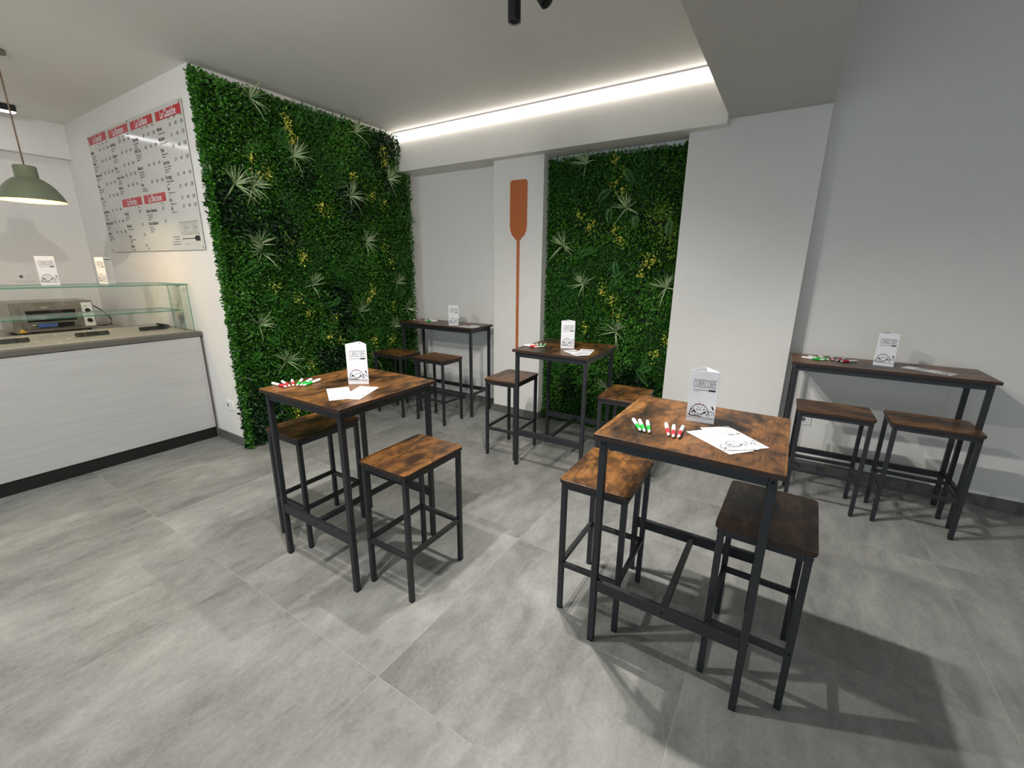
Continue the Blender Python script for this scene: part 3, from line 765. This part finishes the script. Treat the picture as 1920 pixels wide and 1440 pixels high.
ITEMS = [   # column x, price right edge, z positions, names, descriptions
    (-5.795, -5.345, [2.507, 2.414, 2.311, 2.218, 2.113, 1.987, 1.884, 1.791], ['Bufalina', 'Tartufo', 'Mortazza e Gel', 'Iblea', 'Dolce', 'La Mia Norma', 'Marinara Speciale', 'Trapani'], ['Pomodoro, bufala,|basilico fresco,|olio extra vergine', 'Crema di tartufo,|funghi porcini,|fior di latte', 'Mortadella, burrata,|pistacchio', 'Ragusano, pomodoro,|origano, acciughe,|olive', 'Pere, gorgonzola,|noci, miele,|fior di latte,|rucola', 'Melanzane fritte,|ricotta salata,|basilico, pomodoro', 'Pomodoro, aglio,|acciughe, olio', 'Pesto trapanese,|mandorle, pomodoro,|basilico'], ('3,00', '5,50', '14,00')),
    (-5.303, -4.866, [2.516, 2.427, 2.329, 2.249, 2.165], ['Amatriciana', 'Carbonara', 'Rossa', 'Crema e Cicoria', 'Boscaiola'], ['Guanciale, pecorino,|pomodoro', 'Uova, guanciale,|pecorino romano', 'Pomodoro, olio', 'Cicoria ripassata,|crema di patate', 'Funghi, salsiccia,|mozzarella'], ('2,80', '5,00', '13,00')),
    (-4.812, -4.373, [2.494, 2.408, 2.279, 2.153], ['Palermitana', 'Norma Top', 'Messinese', 'Etnea'], ['Cipolla, acciughe,|caciocavallo,|origano, olio', 'Melanzane, ricotta,|pomodoro, basilico,|mozzarella, olio', 'Scarola, acciughe,|mozzarella, pepe,|pomodoro, olio,|tuma', 'Salsiccia, funghi,|provola, pistacchio'], ('2,80', '5,00', '12,00')),
    (-4.330, -3.888, [2.505, 2.437, 2.361, 2.271, 2.166, 2.084, 2.001, 1.939], ['Marinara', 'Margherita', 'Patate', 'Capricciosa', '4 Formaggi', 'Fiori', 'Erbe', 'Lilla'], ['Pomodoro, aglio, olio', 'Pomodoro, mozzarella', 'Mozzarella, patate,|rosmarino', 'Pomodoro, mozzarella,|prosciutto, funghi,|carciofi, olive', 'Mozzarella, gorgonzola,|provola', 'Mozzarella, zucchine,|alici', 'Mozzarella, rucola', 'Radicchio, noci'], ('2,50', '4,00', '12,00')),
    (-5.297, -4.925, [1.946, 1.840, 1.751, 1.662], ['Porchetta', 'Mortadella', 'Cotto', 'Verdure'], ['Porchetta, provola,|patate al forno', 'Mortadella, stracciatella', 'Prosciutto, mozzarella,|insalata', 'Verdure grigliate'], ('5,50',)),
    (-4.811, -4.455, [1.944, 1.844], ['Sfincione Palermitano', 'Sfincione Bagherese'], ['Pomodoro, cipolla,|acciughe, origano,|pangrattato', 'Ricotta, tuma,|cipolla, acciughe,|pangrattato'], ('3,50',)),
]
pm = MB()
for ci, (x, xr, zs, names, descs, prices) in enumerate(ITEMS):
    zt = (2.548 if ci < 4 else 1.980)
    for k, s in enumerate(('PEZZO', 'MEZZA', 'INTERA')[-len(prices):]): put_text(pm, s, xr-(len(prices)-1-k)*.098, zt, .017, M['ink'], TB, .75, .004, 'RIGHT')
    for z, nm, ds in zip(zs, names, descs):
        put_text(pm, nm, x, z-.012, .041, M['ink'], TB, .60, .014)
        for i, ln in enumerate(ds.split('|')): put_text(pm, ln, x+.012, z-.035-.0185*i, .0175, M['ink'], TB, .78, .008)
        for k, pr in enumerate(prices): put_text(pm, pr, xr-(len(prices)-1-k)*.098, z-.004, .034, M['ink'], TB, .62, .008, 'RIGHT')
for i, ln in enumerate(('Per aggiunta ingredienti', 'chiedere al banco', 'Tutti i nostri impasti sono', 'a lunga lievitazione naturale')): put_text(pm, ln, -4.262, 1.720-.020*i, .0165, M['ink'], TB, .8, .002, 'RIGHT')
pm.build('printed_prices', mbt)
pm = MB(); logo(pm, -4.232, 1.737, .312, .094, .0036, TB, M['ink']); paddle(pm, -4.219, 1.704, .298, .068, .040, .006, TB, M['ink'])
put_text(pm, 'Pizza Lab', -4.19, 1.655, .030, M['inkg'], TB, .8, 0, 'LEFT', .25); pm.build('printed_logo', mbt)

# ------------------------------------------------------------------ counter, glass case, kitchen
CX, CE, CS = -4.20, 1.690, -2.2     # front face, end against the wall, far end towards the added window
ct = empty('serving_counter', 'long serving counter with pale wood-grain front and black plinth', 'counter', (CX, 0, 0))
MB().box(-.90, -.012, CS, CE, 0, .095, M['black'], .001).build('plinth', ct)
MB().box(-.86, -.02, CS, CE, .095, .918, M['white']).build('carcass', ct)
MB().box(-.02, 0, CS, CE-.004, .098, .912, M['laminate'], .001).build('front_panel', ct)
MB().box(-.021, .002, CE-.004, CE, .098, .918, M['band']).build('end_strip', ct, label='thin dark brown edge strip at the wall end')
MB().box(-.88, .012, CS, CE+.008, .918, .955, M['worktop'], .003).build('worktop', ct)
pl = MB().box(-.80, -.06, CS, CE-.03, .955, .958, M['perf'], .001).build('steel_plate', ct)
glint_dot = None  # pale dots: light caught in the plate's perforations, put into the colour
for i in range(15):
    for j in range(4):
        if glint_dot is None:
            glint_dot = MB().lathe([(.012, .958), (.010, .9587), (.0, .9589)], M['glint_dot'], 10).build('glint_dot', pl); o = glint_dot
        else: o = glint_dot.copy(); COL.objects.link(o)
        o.location = (-.16-.17*j, CE-.14-.17*i-(.085 if j % 2 else 0), 0)
def tag_plate(label, x, y, r):
    t = empty('price_tag_plate', label, 'tag', (x, y, .9585), r, 'blank tag plates on the counter plate')
    T = Matrix.Rotation(math.radians(55), 4, 'X')
    MB().prism(round_rect(.20, .036, .008), -.0015, .0015, M['black'], Matrix.Translation((0, 0, .0165)) @ T).build('plate', t)
    MB().box(-.07, .07, .004, .022, 0, .004, M['black'], .001).build('foot', t)
    return t
tag_plate('blank black tag plate on the steel counter plate, nearest to the wall end', CX-.38, 1.50, HP)
tag_plate('blank black tag plate in the middle of the visible steel counter plate', CX-.36, 1.10, HP)
tag_plate('blank black tag plate on the counter plate, cut by the edge of the photograph', CX-.36, .66, HP)
t = tag_plate('grey-brown tag plate turned crosswise at the wall end of the counter plate', CX-.52, 1.622, PI+.1)
gc = empty('glass_case', 'frameless glass display case with one shelf on the counter', 'display case', (CX, 0, .9592))
def pane(name, x0, x1, y0, y1, z0, z1, thin):
    mb = MB()
    vs = [(x0,y0,z0),(x1,y0,z0),(x1,y1,z0),(x0,y1,z0),(x0,y0,z1),(x1,y0,z1),(x1,y1,z1),(x0,y1,z1)]
    F = {'z': [(3,2,1,0),(4,5,6,7)], 'y': [(0,1,5,4),(2,3,7,6)], 'x': [(1,2,6,5),(3,0,4,7)]}
    for k, fs in F.items(): mb.add(vs, fs, M['glass'] if k == thin else M['gedge'])
    return mb.build(name, gc)
pane('top_pane', -.66, -.10, CS, 1.700, .378, .388, 'z')
pane('shelf_pane', -.56, -.19, CS, 1.650, .162, .172, 'z')
pane('front_pane', -.150, -.142, CS, 1.650, .001, .377, 'x')
pane('end_pane', -.395, -.03, 1.660, 1.668, .001, .377, 'y')
for x, z in ((-.17, .369), (-.17, .005)):
    MB().box(x-.012, x+.012, 1.640, 1.663, z-.004, z+.006, M['steel'], .001).build('clip', gc)
bt = empty('back_bench', 'steel worktable against the kitchen wall under the oven', 'bench', (-6.08, 0, 0))
MB().box(-.43, .40, CS, YM-.02, .83, .868, M['steel'], .003).build('bench_top', bt)
for y in (CS+.1, -.3, 1.55):
    for x in (-.36, .34): MB().box(x-.02, x+.02, y-.02, y+.02, 0, .83, M['steel'], .002).build('leg', bt)
ov = empty('pizza_oven', 'brushed steel countertop pizza oven with dark glass door', 'oven', (-5.80, 1.172, .868))
MB().box(-.46, 0, -.278, .278, .022, .290, M['steel'], .004).build('housing', ov)
for y in (-.23, .23):
    for x in (-.40, -.06): MB().lathe([(.018, 0), (.014, .022)], M['rubber'], 12, Matrix.Translation((x, y, 0)), True).build('foot', ov)
dr = MB().box(0, .016, -.225, .175, .052, .250, M['steel'], .003).build('door', ov)
MB().box(.016, .018, -.19, .14, .115, .215, M['oven_glass']).build('door_glass', dr)
MB().tube([(.016, -.165, .088), (.045, -.165, .088), (.050, -.15, .088), (.050, .11, .088), (.045, .125, .088), (.016, .125, .088)], .006, M['steel']).build('door_handle', dr)
cp = MB().box(0, .006, .192, .270, .045, .272, M['white'], .001).build('control_panel', ov, label='pale control panel with two dark knobs')
for z in (.10, .195): MB().lathe([(.020, 0), (.018, .016), (.0, .0162)], M['black'], 18, Matrix.Translation((.006, .231, z)) @ Matrix.Rotation(HP, 4, 'Y')).build('knob', cp)
for z in (.145, .238): MB().lathe([(.006, 0), (.005, .003), (.0, .0032)], M['green_pen'], 10, Matrix.Translation((.006, .225, z)) @ Matrix.Rotation(HP, 4, 'Y')).build('indicator_lamp', cp)
MB().add([(.0005, -.262, .024), (.0005, -.205, .024), (.0005, -.2335, .062)], [(0, 1, 2)], M['yellow']).build('warning_sticker', ov)
tag(MB().tube([(-6.0, 1.452, 1.10), (-5.98, 1.50, 1.09), (-5.94, 1.56, 1.03), (-5.93, 1.60, .96), (-5.95, 1.60, .90), (-6.0, 1.56, .885), (-6.1, 1.52, .88)], .006, M['black']).build('power_cord', None, True), 'black power cord looping beside the oven', 'cord')
def cloth(name, label, y0, y1, mat, drop):
    b = MB().box(.0585, .0635, y0, y1, .098-drop, .100, mat, .002).box(.0385, .0635, y0, y1, .0965, .1010, mat, .002).box(.0365, .0405, y0, y1, .06, .100, mat, .0015)
    o = b.build(name); o.location = (-5.80, 1.172, .868); return tag(o, label, 'cloth')
cloth('blue_cloth', 'blue cloth hung over the oven door handle', -.135, -.012, M['blue'], .030)
cloth('dark_cloth', 'dark cloth hung over the oven door handle beside the blue one', -.004, .105, M['oven_glass'], .026)
# electric plates
def plate(name, label, loc, rz, holes, w=.122, h=.082):
    t = empty(name, label, 'outlet', loc, rz, 'electric plates')
    T = Matrix.Rotation(HP, 4, 'X')
    MB().prism(round_rect(w, h, .008), 0, .008, M['white'], T).build('cover_plate', t)
    for k, x in enumerate(holes):
        o = MB().box(x-.011, x+.011, -.0095, -.0078, -.023, .023, M['paper'], .001).build('module', t)
        if k == 0 and len(holes) > 1:
            MB().lathe([(.014, 0), (.0, .0002)], M['worktop'], 14, Matrix.Translation((x, -.0097, 0)) @ T).build('socket_hole', o)
    return t
plate('outlet_plate', 'white outlet plate low on the wall between counter and large leaf wall', (-3.914, YM, .345), 0, (-.025, 0, .025), .118, .08)
plate('outlet_plate', 'white outlet plate on the kitchen wall above the oven', (XL-.10, 1.167, 1.372), HP, (-.02, .03), .125, .085)
plate('outlet_plate', 'white outlet plate low on the shaded wall behind the narrow dark table', (.238, YW, .405), 0, (-.012, .012), .075, .085)

# ------------------------------------------------------------------ pendant lamps over the counter (one added unseen), kitchen LED bar
def make_pendant(label, x, y):
    t = empty('pendant_lamp', label, 'pendant lamp', (x, y, 0), 0, 'sage pendants over the counter')
    z0 = 1.925
    prof = [(.176, 0), (.166, .028), (.150, .060), (.128, .094), (.102, .122), (.076, .142), (.060, .150), (.060, .218), (.056, .226), (.008, .228)]
    sh = MB().lathe([(r, z0+z) for r, z in prof], M['sage'], 48).build('shade', t, True)
    MB().lathe([(r-.0025, z0+z-.001) for r, z in prof[:8]]+[(.0, z0+.214)], M['cream'], 48).build('lining', sh, True, label='cream inside of the shade')
    MB().lathe([(.0, .035), (.022, .042), (.032, .062), (.030, .085), (.016, .115), (.014, .15), (.0, .152)], M['bulb'], 20, Matrix.Translation((0, 0, z0))).build('bulb', t, True)
    MB().tube([(0, 0, z0+.226), (0, 0, 2.5), (0, 0, HC-.02)], .0045, M['cord']).build('cord', t, True)
    MB().lathe([(.012, -.03), (.05, -.022), (.05, 0)], M['sage'], 20, Matrix.Translation((0, 0, HC)), True).build('canopy', t, True)
    ld = bpy.data.lights.new('bulb_glow', 'POINT'); ld.energy = PENDANT_W; ld.shadow_soft_size = .035; ld.color = (1, .86, .62)
    lo = bpy.data.objects.new('bulb_glow', ld); COL.objects.link(lo); lo.parent = t; lo.location = (0, 0, z0+.036)
    return t
pd = make_pendant('sage green pendant lamp with glowing cream inside over the counter', -4.60, .968)
dup(pd, 'second sage green pendant lamp added unseen further along the counter for its light', (-4.60, -.35, 0), 0)  # unseen lamp, added to light the counter area
t = empty('kitchen_led_bar', 'slim white-glowing LED bar under the ceiling near the kitchen wall, its end in view', 'lamp', (-6.06, 1.31, HC))
MB().box(-.035, .035, -3.2, 0, -.052, 0, M['black'], .002).build('bar_housing', t)
MB().box(-.031, .031, -3.195, -.005, -.060, -.0522, M['kitchen_bar'], .001).build('bar_diffuser', t)
